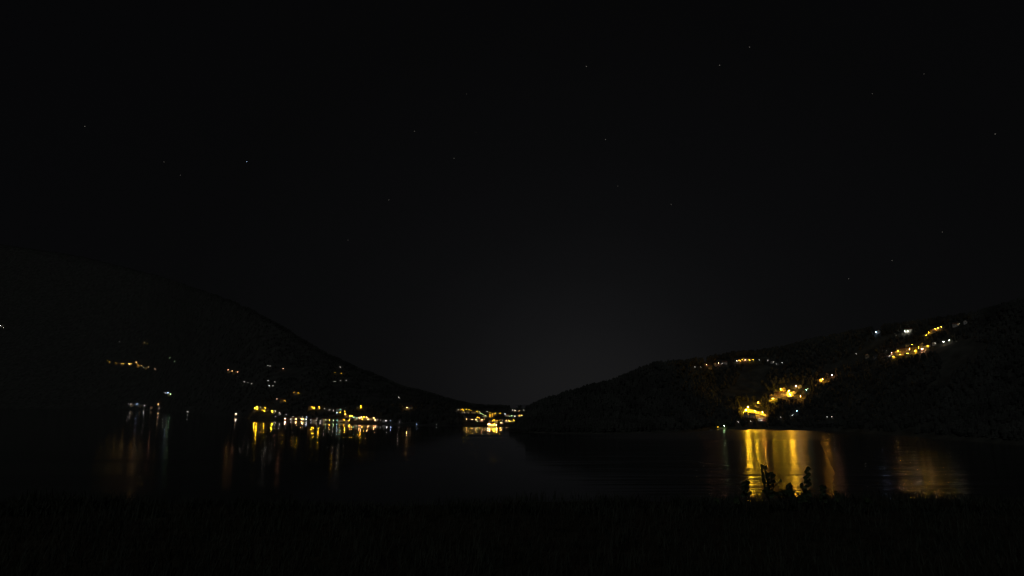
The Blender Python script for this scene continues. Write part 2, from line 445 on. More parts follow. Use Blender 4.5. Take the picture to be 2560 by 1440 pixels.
SPECIAL = {   # single things told apart by their look
    (708, 921.5): 'single bright reddish lamp high on the mountain side',
    (360, 857): 'brightest warm lamp above the row of orange lamps on the mountain',
    (420, 981.5): 'blue white lamp beside the green lamp above the far shore',
    (427, 985): 'green lamp beside the blue white lamp above the far shore',
    (713, 1046): 'bright pink lamp at the water edge of the lakeside village',
    (977, 1051.6): 'blue lamp at the end of the lakeside village shore',
    (1263, 1035): 'blue white lamp among the green lamps of the far town',
    (2015, 975): 'teal lamp above the last golden lamp of the hillside village',
    (1992, 1027): 'deep blue lamp alone in the dark trees below the village',
    (2190, 830.3): 'blue lamp at the edge of the upper village',
    (2057, 947.5): 'orange lamp beside a tree on the road above the village',
    (2080, 937.5): 'pink lamp at the top of the road above the village',
    (1021.7, 1015): 'middle and brightest yellow lamp of three by the shore',
    (1041.6, 1062): 'small blue lamp at the waterline between the three yellow lamps and the town',
}
PLACE = {'perch': 'lamp above the row of orange lamps on the mountain', 'balcony': 'lamp in the sloping row halfway up the dark mountain', 'slope': 'lamp on the mountain side above the lakeside village',
    'village': 'street lamp in the lakeside village under the mountain', 'town': 'street lamp of the town at the end of the lake', 'quay': 'lamp in the bright row along the quay of the far town',
    'hamlet': 'lamp in the hamlet on the crest of the wooded hill', 'road': 'lamp on a tall post in the gold lit hillside village', 'spots': 'lamp among the dark trees round the hillside village',
    'upper': 'street lamp in the upper village high on the hill', 'arm': 'lamp along the far shore mirrored in a thin streak', 'shoredim': 'lamp alone at the dark foot of the mountain',
    'triple': 'lamp in a group of three with triple streaks in the water', 'trio': 'lamp in a close line of three on the mountain'}
m_metal = newmat('galvanised_steel', (0.25, 0.25, 0.25), 0.45, 0.15, 4.0, 0.5)

def lamp_mesh_parts(hgt, arm, rx):
    p = MB(); p.tube([(0, 0, -0.6), (0, 0, 0.9), (0, 0, hgt)], [0.11, 0.11, 0.06], 6)
    a = MB(); a.tube([(0, 0, hgt - 0.1), (0, -arm * 0.5, hgt + 0.25), (0, -arm, hgt + 0.3)], 0.05, 5)
    a.box(-0.2, 0.2, -arm - 0.4, -arm + 0.3, hgt + 0.28, hgt + 0.42)
    return p, a
def far_lamp_mesh(hgt, r):
    p, a = lamp_mesh_parts(hgt, 0.9, 0.5)
    b = MB()
    for q in (p, a):
        k = len(b.v); b.v += q.v; b.f += [tuple(i + k for i in f) for f in q.f]; b.m += q.m
    b.ball((0, -0.9, hgt - 0.1), r, r * 0.72, 1)
    return b.mesh('street_lamp', [m_metal, m_metal])
BULB = (0.5, 0.75, 1.05, 1.4)
FAR_LAMP = {(h, r): far_lamp_mesh(h, r) for h in (4.0, 7.0) for r in BULB}
GAIN = {'road': 8.5, 'upper': 3.2, 'quay': 4.5, 'triple': 3.5, 'hamlet': 1.5, 'arm': 2.0, 'town': 1.3, 'village': 3.4, 'balcony': 0.36, 'trio': 0.36, 'slope': 0.38, 'perch': 0.7, 'pair': 0.6}
def gain(cl, c, P):
    if P <= 0.9: return 1.0
    g = GAIN.get(cl, 1.5)
    return min(g, 0.9) if c in 'WBTG' and cl in ('village', 'town', 'arm') else g
pm, am = lamp_mesh_parts(8.0, 1.2, 0.5)
POST, ARM = pm.mesh('post', [m_metal]), am.mesh('arm', [m_metal])
bm_ = MB(); bm_.ball((0, -1.2, 7.85), 0.55, 0.36)
LANTERN = bm_.mesh('lantern', [m_metal])

def strength(P, D, r):
    return P / (1.44 * r * r / (D * D) * 680.0 ** 2)

lamp_pts = []
for cl, u, v, c, P in LAMPS:
    land, label, cat, group = CL[cl]
    parts = land is NEAR and P >= 8
    H = 8.0 if parts else (7.0 if P >= 1 else 4.0)
    p, az, D = land.hit(u, v, H - 0.1)
    sp = SPECIAL.get((u, v))
    rz = -az + random.uniform(-0.9, 0.9)
    if parts:
        o = link('street_lamp', None, None, p, rz)
        link('post', POST, o); link('arm', ARM, o)
        lo = link('lantern', LANTERN, o)
        lo.material_slots[0].link = 'OBJECT'
        lo.material_slots[0].material = emat(c, strength(P * gain(cl, c, P), D, 0.53))
    else:
        br = min(BULB, key=lambda q: abs(q - D * 0.00028))
        o = link('street_lamp' if cat == 'street lamp' else 'lamp', FAR_LAMP[(H, br)], None, p, rz)
        o.material_slots[1].link = 'OBJECT'
        o.material_slots[1].material = emat(c, strength(P * gain(cl, c, P), D, br), P > 0.9)
    cn = {'Y': 'yellow', 'O': 'orange', 'K': 'warm', 'P': 'pinkish', 'W': 'white', 'B': 'blue', 'G': 'green', 'T': 'teal', 'R': 'red'}[c]
    if sp: tag(o, sp, cat)
    elif cl in PLACE: tag(o, ('dim ' if P < 0.9 else 'bright ' if P >= 3 else '') + cn + ' ' + PLACE[cl], cat, group)
    else: tag(o, label, cat, group)
    lamp_pts.append((u, v, P, p, D))

# ------------------------------------------------------------------ houses
m_wall = {
    'cream': newmat('cream_render', (0.52, 0.46, 0.33), 0.9, 0.12, 0.8, 0.2),
    'white': newmat('white_render', (0.62, 0.60, 0.54), 0.9, 0.10, 0.8, 0.2),
    'ochre': newmat('ochre_render', (0.50, 0.38, 0.18), 0.9, 0.12, 0.8, 0.2),
    'grey': newmat('grey_stone', (0.25, 0.24, 0.22), 0.95, 0.25, 1.5, 0.2),
}
m_tile = newmat('roof_tiles', (0.16, 0.075, 0.05), 0.9, 0.3, 2.0, 0.2)
m_slate = newmat('slate_roof', (0.075, 0.078, 0.08), 0.8, 0.25, 2.0, 0.3)
m_wood = newmat('dark_wood', (0.09, 0.055, 0.03), 0.8, 0.3, 3.0, 0.2)
m_pane = newmat('dark_window_glass', (0.02, 0.022, 0.025), 0.15, 0, 1, 0.6)
m_green = newmat('green_shutter_paint', (0.05, 0.12, 0.06), 0.7, 0.2, 2.0, 0.3)
m_lit = emat('K', 1.6, False)

class HouseKind:
    """Shared meshes for one kind of house. Front looks along -Y."""
    def __init__(s, w, d, h, rh, wall, roofm, ridge_along_x, cols, rows, balcony=False):
        s.w, s.d, s.h, s.rh = w, d, h, rh
        b = MB(); b.box(-w/2, w/2, -d/2, d/2, -4.0, h)
        if ridge_along_x:
            for x in (-w/2, w/2): b.poly([(x, -d/2, h), (x, d/2, h), (x, 0, h + rh)])
        else:
            for y in (-d/2, d/2): b.poly([(-w/2, y, h), (w/2, y, h), (0, y, h + rh)])
        s.wall = b.mesh('wall', [wall])
        r = MB(); ov, th = 0.7, 0.28
        half = d/2 if ridge_along_x else w/2
        ln = (w/2 if ridge_along_x else d/2) + ov
        k = rh / half
        for sg in (-1, 1):
            pts = [(0, rh + th), (sg * (half + ov), -ov * k + th), (sg * (half + ov), -ov * k + 0.03), (0, rh + 0.03)]
            ring = []
            for q in (-ln, ln):
                ring.append([((q, a, h + z) if ridge_along_x else (a, q, h + z)) for a, z in pts])
            r.poly(ring[0]); r.poly(ring[1][::-1])
            for i in range(4):
                j = (i + 1) % 4
                r.poly([ring[0][i], ring[0][j], ring[1][j], ring[1][i]])
        s.roof = r.mesh('roof', [roofm])
        c = MB(); c.box(-0.4, 0.4, -0.4, 0.4, 0, rh * 0.6 + 1.0); c.box(-0.5, 0.5, -0.5, 0.5, rh * 0.6 + 1.0, rh * 0.6 + 1.2)
        s.chim = c.mesh('chimney', [m_wall['grey']])
        s.chim_at = (w * 0.2, d * 0.12, h + rh * 0.35)
        wn = MB(); wn.box(-0.62, 0.62, -0.10, 0.02, -0.08, 1.5, 0); wn.box(-0.5, 0.5, -0.14, -0.06, 0.02, 1.4, 1)
        wn.box(-1.15, -0.64, -0.12, 0.0, -0.02, 1.45, 2); wn.box(0.64, 1.15, -0.12, 0.0, -0.02, 1.45, 2)
        s.win = wn.mesh('window', [m_wall['white'], m_pane, m_green])
        s.winlit = wn.mesh('window', [m_wall['white'], m_lit, m_green])
        dr = MB(); dr.box(-0.6, 0.6, -0.12, 0.02, -0.2, 2.15)
        s.door = dr.mesh('door', [m_wood])
        s.slots = []
        for rr in range(rows):
            for cc in range(cols):
                x = (cc + 0.5) / cols * w * 0.92 - w * 0.46
                s.slots.append((x, -d/2, 1.0 + rr * 2.9))
        s.door_at = (0.0 if cols % 2 == 0 else w * 0.46 / cols * 0.98, -d/2, 0.2)
        s.balc = None
        if balcony:
            bb = MB(); bb.box(-w*0.46, w*0.46, -d/2 - 1.3, -d/2 + 0.02, 0, 0.18)
            for i in range(int(w * 1.8)):
                x = -w*0.45 + i * (w*0.9) / (int(w*1.8) - 1)
                bb.box(x - 0.05, x + 0.05, -d/2 - 1.28, -d/2 - 1.2, 0.18, 1.05)
            bb.box(-w*0.46, w*0.46, -d/2 - 1.31, -d/2 - 1.17, 1.05, 1.15)
            s.balc = bb.mesh('balcony', [m_wood])
        s.rows = rows

KIND = {
    'gable': HouseKind(9.5, 11, 6.2, 3.2, m_wall['cream'], m_tile, False, 3, 2, True),
    'long': HouseKind(16, 9, 6.0, 2.8, m_wall['white'], m_tile, True, 5, 2),
    'block': HouseKind(20, 12, 9.2, 3.0, m_wall['ochre'], m_tile, True, 6, 3, True),
    'stone': HouseKind(9, 8, 5.4, 2.6, m_wall['grey'], m_slate, True, 3, 2),
    'cottage': HouseKind(8, 9, 4.6, 2.6, m_wall['white'], m_slate, False, 2, 1),
}
house_pts = []
def house(kind, land, u, v, label, group=None, turn=0.0, sc=1.0, lit=0, simple=False):
    k = KIND[kind]
    p, az, D = land.hit(u, v)
    o = link('house', None, None, p, -az + turn, sc)
    link('wall', k.wall, o)
    rf = link('roof', k.roof, o)
    if not simple:
        link('chimney', k.chim, rf, k.chim_at)
        link('door', k.door, o, k.door_at)
        if k.balc:
            for r_ in range(1, k.rows): link('balcony', k.balc, o, (0, 0, 2.9 * r_ + 0.4))
    for i, s_ in enumerate(k.slots):
        if abs(s_[0] - k.door_at[0]) < 1.9 and s_[2] < 1.5: continue
        link('window', k.winlit if (i * 7 + int(u)) % 11 < lit else k.win, o, s_)
    if group: label = {'gable': 'cream gabled', 'long': 'long white', 'block': 'broad ochre', 'stone': 'grey stone', 'cottage': 'small white'}[kind] + ' ' + label
    tag(o, label, 'house', group)
    house_pts.append((u, v, k.w * sc / D * FPX, (k.h + k.rh) * sc / D * FPX))
    return o

G1 = 'houses of the hillside village'
house('gable', NEAR, 1929, 994, 'gabled house at the lower end of the lit hillside village street', None, 0.25)
house('block', NEAR, 1945, 989, 'large three storey house in the middle of the golden hillside village', None, -0.15, 0.9, 1)
house('long', NEAR, 1961, 985.5, 'long low house with golden lit front beside two stacked street lamps', None, -0.1, 0.95)
house('stone', NEAR, 1938, 981, 'grey stone house behind the gabled house of the hillside village', None, 0.2)
house('gable', NEAR, 1958, 977, 'gabled house above the long low house of the hillside village', None, 0.35)
house('cottage', NEAR, 1986, 984, 'small cottage between two pairs of golden street lamps', None, -0.3)
house('cottage', NEAR, 2000, 969, 'yellow lit cottage behind trees above the hillside village', None, 0.1, 1.1)
house('stone', NEAR, 2010, 983, 'grey stone house past the last orange lamp of the village', None, -0.4)
house('long', NEAR, 1880, 1040, 'long house below the row of lamps near the lake', None, 0.1, 0.9)
house('gable', NEAR, 1866, 1037, 'gabled house under the two close lamps near the lake', None, -0.3, 0.9)
house('stone', NEAR, 1893, 1018, 'grey house at the bend of the lit village road', None, 0.4)
house('cottage', NEAR, 2050, 954, 'cottage beside the orange lamp on the road above the village', None, 0.3)
G2 = 'houses of the crest hamlet'
house('block', NEAR, 1772, 920.5, 'yellow lit large house at the near end of the crest hamlet', None, 0.1, 0.85)
house('long', NEAR, 1812, 909, 'dim grey long house between the two lit halves of the crest hamlet', None, -0.2)
for u, v, kd in ((1787, 913.5, 'gable'), (1800, 910.5, 'stone'), (1850, 904, 'cottage'), (1858, 901, 'gable'), (1870, 901, 'long'), (1882, 902, 'stone'), (1930, 908, 'cottage'), (1944, 912, 'stone')):
    house(kd, NEAR, u, v, 'house among the lamps of the crest hamlet', G2, random.uniform(-.5, .5), 0.9, 1)
G3 = 'houses of the upper village'
house('block', NEAR, 2262, 880, 'broad ochre house at the centre of the upper village lamps', None, 0.0, 0.95, 1)
house('gable', NEAR, 2168, 893.5, 'lone yellow lit gabled house beside the upper village', None, 0.1)
house('long', NEAR, 2272, 829, 'long house lit by two white lamps above the upper village', None, -0.1, 1.1)
house('block', NEAR, 2283, 876, 'three storey house with balconies next to a green shuttered house', None, 0.15, 0.8)
for u, v, kd in ((2238, 886, 'gable'), (2247, 877, 'stone'), (2297, 880, 'gable'), (2306, 878, 'cottage'), (2318, 869, 'long'), (2268, 891, 'stone'), (2233, 896, 'cottage'), (2188, 896, 'stone'),
                 (2333, 830, 'gable'), (2345, 825, 'cottage'), (2355, 822, 'stone'), (2390, 815, 'long'), (2414, 808, 'cottage'), (2305, 866, 'gable'), (2270, 866, 'stone'), (2198, 831, 'cottage'), (2336, 862, 'cottage')):
    house(kd, NEAR, u, v, 'house among the street lamps of the upper village', G3, random.uniform(-.5, .5), random.uniform(.85, 1.05), 1)
# far shore: houses too small to show more than walls, roof and windows
for u, v, kd, lb in ((707, 1004.5, 'block', 'broad house in a pool of yellow light above the lakeside village'), (779, 1023, 'block', 'broad yellow lit house in the middle of the lakeside village'),
                     (848, 1027, 'long', 'long house lit green and blue in the lakeside village'), (739, 986, 'gable', 'house beside the orange lamps halfway up above the village'),
                     (1023, 1021, 'long', 'house behind the three yellow lamps by the shore'), (1230, 1066, 'long', 'long quay building behind the bright row of lamps')):
    house(kd, FAR, u, v, lb, None, random.uniform(-.2, .2), 1.15, 1, True)
for u, v in ((638, 1027), (656, 1024), (668, 1026), (684, 1034), (697, 1038), (735, 1049), (747, 1046), (760, 1051), (786, 1053), (812, 1053), (829, 1054), (852, 1054), (866, 1043), (877, 1046), (889, 1050), (900, 1047), (911, 1050), (925, 1050), (940, 1053), (867, 1056), (797, 1023), (895, 1020), (960, 1055)):
    house(random.choice(['gable', 'long', 'stone', 'cottage']), FAR, u, v, 'house between the lamps of the lakeside village', 'houses of the lakeside village', random.uniform(-.5, .5), 1.1, 2, True)
for u, v in ((1158, 1030), (1170, 1031), (1184, 1033), (1198, 1035), (1212, 1043), (1226, 1045), (1238, 1040), (1192, 1051), (1203, 1054), (1226, 1056), (1240, 1057), (1254, 1060), (1268, 1056), (1280, 1055), (1268, 1041), (1284, 1046), (1288, 1030), (1300, 1042)):
    house(random.choice(['gable', 'long', 'stone', 'cottage']), FAR, u, v, 'house between the lamps of the far town', 'houses of the far town', random.uniform(-.5, .5), 0.9, 2, True)
for u, v in ((275, 907), (292, 911), (306, 914), (326, 914), (346, 918), (366, 922)):
    house('block', FAR, u, v, 'house beside the sloping row of orange lamps', 'houses of the mountain row', random.uniform(-.4, .4), 1.6, 2, True)
for u, v in ((575, 931), (588, 934), (330, 1015), (352, 1017), (380, 1021), (424, 989)):
    house('block', FAR, u, v, 'house beside a lamp on the far mountain foot', 'houses of the mountain foot', random.uniform(-.4, .4), 1.4, 1, True)

# floodlit lakeside building below the village: white terrace, red slatted sun blinds
p, az, D = NEAR.hit(1904, 1052)
o = link('lakeside_restaurant', None, None, p, -az + 0.1)
b = MB(); b.box(-9, 9, -4, 6, -4, 6.4); b.poly([(-9, -4, 6.4), (9, -4, 6.4), (9, 6, 7.0), (-9, 6, 7.0)])
link('wall', b.mesh('wall', [m_wall['white']]), o)
b = MB(); b.box(-10, 10, -10, -4.02, -4, -0.1); link('terrace', b.mesh('terrace', [m_wall['grey']]), o)
m_red = newmat('red_blind_fabric', (0.50, 0.09, 0.06), 0.85, 0.15, 2.0, 0.2)
b = MB(); b.box(-0.55, 0.55, -6.3, -4.05, 0, 0.12)
blind = b.mesh('sun_blind', [m_red])
for r_ in range(3):
    for c_ in range(6):
        bo = link('sun_blind', blind, o, (2.6 + c_ * 1.15, 0, 2.0 + r_ * 1.75)); bo.rotation_euler = (0.35, 0, 0)
b = MB(); b.box(-0.9, 0.9, -4.12, -3.98, 0, 1.9); gw = b.mesh('window', [m_pane])
for c_ in range(4): link('window', gw, o, (-7.4 + c_ * 2.3, 0, 3.4))
b = MB(); b.box(-0.35, 0.35, -9.6, -9.3, -0.1, 0.5); b.poly([(-0.3, -9.28, 0.02), (0.3, -9.28, 0.02), (0.3, -9.25, 0.45), (-0.3, -9.25, 0.45)], 1)
fl = b.mesh('floodlight', [m_metal, emat('W', 350)])
for x in (-7.5, -4.0): link('floodlight', fl, o, (x, 0, 0))
b = MB(); b.poly([(-0.3, -9.28, 0.02), (0.3, -9.28, 0.02), (0.3, -9.25, 0.45), (-0.3, -9.25, 0.45)], 1); b.box(-0.35, 0.35, -9.6, -9.3, -0.1, 0.5)
link('floodlight', b.mesh('floodlight', [m_metal, emat('P', 260)]), o, (5, 0, 0))
b = MB()
for i in range(21):
    x = -9.9 + i * 0.99
    b.tube([(x, -9.9, -0.1), (x, -9.9, 0.95)], 0.03, 4)
b.tube([(-9.9, -9.9, 0.95), (9.9, -9.9, 0.95)], 0.04, 5)
link('railing', b.mesh('railing', [m_metal]), o)
tag(o, 'floodlit white lakeside building with red sun blinds below the village', 'building')
house_pts.append((1904, 1052, 22, 14))

# ------------------------------------------------------------------ road and retaining wall of the hillside village
m_asphalt = newmat('concrete_road', (0.30, 0.28, 0.25), 0.9, 0.2, 1.0, 0.2)
m_stone = newmat('retaining_stone', (0.42, 0.38, 0.28), 0.95, 0.3, 0.9, 0.2, 0.3)
def ribbon(pix, half, lift):
    P = []
    for (u0, v0), (u1, v1) in zip(pix[:-1], pix[1:]):
        for i in range(8):
            f = i / 8.0
            P.append(NEAR.hit(u0 + (u1 - u0) * f, v0 + (v1 - v0) * f)[0])
    P.append(NEAR.hit(*pix[-1])[0])
    for _ in range(4):
        P = [P[0]] + [(P[i - 1] + P[i] * 2 + P[i + 1]) / 4 for i in range(1, len(P) - 1)] + [P[-1]]
    up, lo = [], []
    for i, q in enumerate(P):
        t = (P[min(i + 1, len(P) - 1)] - P[max(i - 1, 0)]); t.z = 0; t.normalize()
        s_ = Vector((t.y, -t.x, 0))
        if s_.dot(q) > 0: s_ = -s_               # towards the lake
        up.append(q - s_ * half + Vector((0, 0, lift))); lo.append(q + s_ * half + Vector((0, 0, lift)))
    return up, lo
def road(pix, half, lift, wall_label):
    up, lo = ribbon(pix, half, lift)
    b = MB()
    for i in range(len(up) - 1): b.poly([up[i], lo[i], lo[i + 1], up[i + 1]])
    struct(link('road', b.mesh('road', [m_asphalt])))
    b = MB()
    for i in range(len(lo) - 1):
        a0, a1 = lo[i], lo[i + 1]
        t = (a1 - a0).normalized(); s_ = Vector((t.y, -t.x, 0))
        if s_.dot(a0) > 0: s_ = -s_
        o1 = s_ * 0.5; dn = Vector((0, 0, -5.0)); tp = Vector((0, 0, 0.8))
        b.poly([a0 + tp, a1 + tp, a1 + o1 + tp, a0 + o1 + tp])
        b.poly([a0 + o1 + tp, a1 + o1 + tp, a1 + o1 + dn, a0 + o1 + dn])
        b.poly([a1 + tp, a0 + tp, a0 + dn, a1 + dn])
    w_ = link('retaining_wall', b.mesh('retaining_wall', [m_stone]))
    tag(w_, wall_label, 'wall')
road([(1893, 1012), (1910, 1006.5), (1931, 1001), (1950, 996), (1968, 993)], 3.2, 2.2, 'long stone retaining wall under the golden lit village road')
road([(1860, 1030), (1872, 1031), (1888, 1035), (1912, 1041)], 3.2, 1.8, 'low stone wall along the lamps nearest the lake')
road([(1968, 993), (1985, 996), (2004, 997)], 3.0, 1.8, 'stone wall beneath the last orange lamp of the village street')
road([(2218, 891), (2245, 888), (2280, 884), (2312, 877)], 2.6, 1.4, 'stone wall along the main street of the upper village')
road([(2306, 841), (2322, 835), (2340, 829)], 2.6, 1.4, 'stone wall on the lit lane above the upper village')

# pale ground added down the slope to fill out the glow between the lamps
m_glow_ground = newmat('pale_glow_ground', (0.40, 0.37, 0.29), 0.9, 0.3, 0.25, 0.2)
def glow_ground(pix_rows):
    n = 26; V = []
    for k, ((ua, va), (ub, vb)) in enumerate(pix_rows):
        for i in range(n):
            f = i / (n - 1)
            V.append(NEAR.hit(ua + (ub - ua) * f, va + (vb - va) * f)[0] + Vector((0, 0, 0.45)))
    me = bpy.data.meshes.new('lamp_glow_ground')
    me.from_pydata(V, [], [(k * n + i, k * n + i + 1, (k + 1) * n + i + 1, (k + 1) * n + i) for k in range(len(pix_rows) - 1) for i in range(n - 1)])
    me.materials.append(m_glow_ground); me.update()
    struct(link('lamp_glow_ground', me))
glow_ground([((1856, 1043), (1916, 1050)), ((1858, 1040), (1915, 1048)), ((1861, 1037), (1914, 1046)), ((1858, 1034), (1916, 1043)), ((1858, 1031), (1916, 1040)), ((1860, 1028), (1915, 1037)), ((1864, 1025.5), (1911, 1034)), ((1868, 1022), (1905, 1030))])
glow_ground([((1922, 1000), (1982, 991)), ((1924, 997), (1984, 989)), ((1926, 994), (1984, 986)), ((1930, 990), (1984, 983)), ((1936, 985), (1980, 980))])
glow_ground([((2226, 893), (2312, 882)), ((2226, 889), (2314, 878)), ((2228, 885), (2316, 874)), ((2234, 880), (2316, 870))])

# ------------------------------------------------------------------ jetty, boat
p, az, D = NEAR.hit(1801, 1072.5)
p.z = 0
o = link('jetty', None, None, p + Vector((0, -4, 0)), -az)
m_plank = newmat('weathered_planks', (0.30, 0.27, 0.18), 0.85, 0.25, 2.0, 0.2)
b = MB(); b.box(-0.46, 0.46, -2.2, 2.2, 0, 0.1); plank = b.mesh('plank', [m_plank])
for i in range(31): link('plank', plank, o, (-15 + i * 1.0, 0, 1.5))
b = MB(); b.tube([(0, 0, -3), (0, 0, 1.5)], 0.16, 6); post = b.mesh('pile', [m_wood])
for i in range(7):
    for y in (-1.9, 1.9): link('pile', post, o, (-14.5 + i * 5, y, 0))
b = MB(); b.box(-15.4, 15.4, -2.0, -1.8, 1.3, 1.498); b.box(-15.4, 15.4, 1.8, 2.0, 1.3, 1.498); link('beam', b.mesh('beam', [m_wood]), o)
b = MB()
for i in range(16): b.tube([(-15 + i * 2, 2.0, 1.6), (-15 + i * 2, 2.0, 2.6)], 0.05, 4)
b.tube([(-15, 2.0, 2.6), (15, 2.0, 2.6)], 0.05, 5)
link('railing', b.mesh('railing', [m_plank]), o)
b = MB(); b.box(-15, 13, 2.7, 3.1, -2.0, 3.4); link('quay_wall', b.mesh('quay_wall', [m_wall['cream']]), o)
tag(o, 'lit wooden jetty on the shore below the hillside village', 'jetty')
for (dx, hh, c, P, lb) in ((8.0, 6.0, 'G', 10, 'greenish lamp on a post above the wooden jetty'), (-7, 3.2, 'Y', 1.6, 'low yellow lamp at the end of the wooden jetty')):
    fm = FAR_LAMP[(7.0 if hh > 5 else 4.0, 0.5)]
    q = o.location + Matrix.Rotation(-az, 3, 'Z') @ Vector((dx, 0.9, 1.7))
    lo = link('lamp', fm, None, q, -az)
    lo.material_slots[1].link = 'OBJECT'; lo.material_slots[1].material = emat(c, strength(P, D, 0.5))
    tag(lo, lb, 'lamp')
# small boat moored beside the jetty
p2 = NEAR.hit(1776, 1075)[0]; p2.z = 0
bo = link('boat', None, None, p2 + Vector((0, -6, 0)), -az + 0.2)
b = MB()
prof = [(-3.4, 0.9, 0.85), (-2.2, 1.05, 0.8), (0, 1.15, 0.8), (2.0, 0.8, 0.95), (3.6, 0.05, 1.25)]
for i in range(len(prof) - 1):
    (x0, w0, h0), (x1, w1, h1) = prof[i], prof[i + 1]
    for sg in (-1, 1):
        b.poly([(x0, sg * w0, h0), (x1, sg * w1, h1), (x1, sg * w1 * 0.6, -0.2), (x0, sg * w0 * 0.6, -0.2)])
    b.poly([(x0, -w0 * 0.9, h0 - 0.3), (x1, -w1 * 0.9, h1 - 0.3), (x1, w1 * 0.9, h1 - 0.3), (x0, w0 * 0.9, h0 - 0.3)])
b.poly([(-3.4, -0.9, 0.85), (-3.4, 0.9, 0.85), (-3.4, 0.54, -0.2), (-3.4, -0.54, -0.2)])
m_boat = newmat('white_hull_paint', (0.5, 0.5, 0.5), 0.4, 0.1, 1.0, 0.5)
link('hull', b.mesh('hull', [m_boat]), bo)
b = MB(); b.box(-0.8, 1.3, -0.7, 0.7, 0.5, 1.9); link('cabin', b.mesh('cabin', [m_boat]), bo)
b = MB(); b.box(-0.4, 1.34, -0.74, 0.74, 1.25, 1.7); link('window', b.mesh('window', [m_pane]), bo)
tag(bo, 'small pale boat moored beside the wooden jetty', 'boat')

# ------------------------------------------------------------------ trees
m_bark = newmat('bark', (0.07, 0.05, 0.035), 0.95, 0.3, 6.0, 0.1)
m_leaf = newmat('tree_foliage', (0.13, 0.16, 0.05), 0.75, 0.4, 0.6, 0.2)
def tree_meshes(kind, seed):
    r_ = random.Random(seed)
    t = MB(); t.tube([(0, 0, -1.5), (0.1, 0, 2), (0, 0.15, 5), (0.1, 0, 8)], [0.3, 0.24, 0.17, 0.06], 6)
    for i in range(7):
        a = i * 2.4; z = 2.6 + i * 0.7
        t.tube([(0.05, 0.05, z), (math.cos(a) * 1.1, math.sin(a) * 1.1, z + 0.9), (math.cos(a) * 1.9, math.sin(a) * 1.9, z + 1.7)], [0.09, 0.06, 0.02], 4)
    c = MB()
    clumps = []
    for i in range(34):
        z = r_.uniform(2.4, 10.5)
        f = (z - 2.4) / 8.1
        if kind == 'broad': rad = 3.1 * math.sin(math.pi * (0.12 + 0.84 * f)) ** 0.7
        elif kind == 'slim': rad = 1.15 * (1 - f) ** 0.4 + 0.2
        else: rad = 2.5 * (1 - f) + 0.25
        a, q = r_.uniform(0, 6.28), math.sqrt(r_.random()) * rad
        clumps.append(((q * math.cos(a), q * math.sin(a), z), r_.uniform(0.5, 0.95) * (0.7 if kind != 'broad' else 1.0)))
    for (cx, cy, cz), cr in clumps:
        for j in range(16):
            d = Vector((r_.gauss(0, 1), r_.gauss(0, 1), r_.gauss(0, 0.8))).normalized() * cr * r_.uniform(0.4, 1.0)
            p_ = Vector((cx, cy, cz)) + d
            n_ = Vector((r_.gauss(0, 1), r_.gauss(0, 1), r_.gauss(0, 1))).normalized()
            a_ = n_.orthogonal().normalized(); b_ = n_.cross(a_); s_ = r_.uniform(0.18, 0.38)
            c.poly([p_ - a_ * s_, p_ - b_ * s_ * 0.6, p_ + a_ * s_, p_ + b_ * s_ * 0.6])
    return t.mesh('trunk', [m_bark]), c.mesh('crown', [m_leaf])
TREES = {'broad': tree_meshes('broad', 1), 'fir': tree_meshes('fir', 2), 'slim': tree_meshes('slim', 3)}
tree_pts = []
def tree(kind, u, v, sc, label, group=None):
    p, az, D = NEAR.hit(u, v)
    o = link('tree', None, None, p, random.uniform(0, 6.28), sc)
    tm, cm = TREES[kind]
    link('trunk', tm, o); link('crown', cm, o)
    if group: label = {'broad': 'rounded ', 'fir': 'pointed ', 'slim': 'slim '}[kind] + label
    tag(o, label, 'tree', group)
tree('broad', 1817.5, 1071.5, 0.85, 'green lit tree beside the wooden jetty')
tree('slim', 1889, 1000, 1.1, 'slim tall tree rising behind the lamp at the road bend')
tree('broad', 2052, 950, 0.8, 'rounded tree lit by the orange lamp above the village')
tree('broad', 1999, 967, 0.9, 'yellow lit tree over the cottage above the hillside village')
for u, v, kd, s_ in ((1846, 1050, 'broad', .9), (1853, 1046, 'fir', 1), (1858, 1052, 'broad', .9), (1863, 1046, 'broad', .85), (1868, 1052, 'slim', 1), (1874, 1046, 'broad', .8), (1857, 1036, 'fir', .9), (1850, 1036, 'broad', .9), (1881, 1051, 'broad', .9), (1889, 1049, 'slim', 1), (1842, 1056, 'broad', .9)):
    tree(kd, u, v, s_, 'dim green tree on the slope between the lower lamps and the lake', 'trees below the lower lamps')
for u, v, kd, s_ in ((1877, 1016, 'broad', .8), (1884, 1013, 'fir', .9), (1900, 1022, 'broad', .8), (1908, 1021, 'broad', .7), (1914, 1026, 'fir', .8), (1906, 1001, 'broad', .7), (1918, 995, 'fir', .9), (1924, 983, 'broad', .8), (1933, 974, 'fir', 1), (1944, 971, 'broad', .9), (1964, 969, 'broad', .9), (1979, 972, 'fir', .9), (1985, 976, 'broad', .8), (1994, 978, 'broad', .8), (2008, 990, 'broad', .8), (2006, 998, 'fir', .9), (1992, 1000, 'broad', .8), (1955, 1001, 'broad', .8), (1938, 1006, 'broad', .8), (1920, 1011, 'broad', .8), (2062, 951, 'fir', .9)):
    tree(kd, u, v, s_, 'gold lit tree among the sodium lamps of the hillside village', 'trees among the sodium lamps')
for u, v, kd, s_ in ((2217, 884, 'broad', .8), (2250, 869, 'fir', .9), (2291, 871, 'broad', .9), (2291, 866, 'broad', .7), (2325, 875, 'fir', .8), (2243, 893, 'broad', .7), (2280, 893, 'broad', .7), (2348, 829, 'fir', .9), (2318, 827, 'broad', .8), (2180, 893, 'broad', .7), (2160, 890, 'fir', .8)):
    tree(kd, u, v, s_, 'tree lit between the houses of the upper village', 'trees of the upper village')

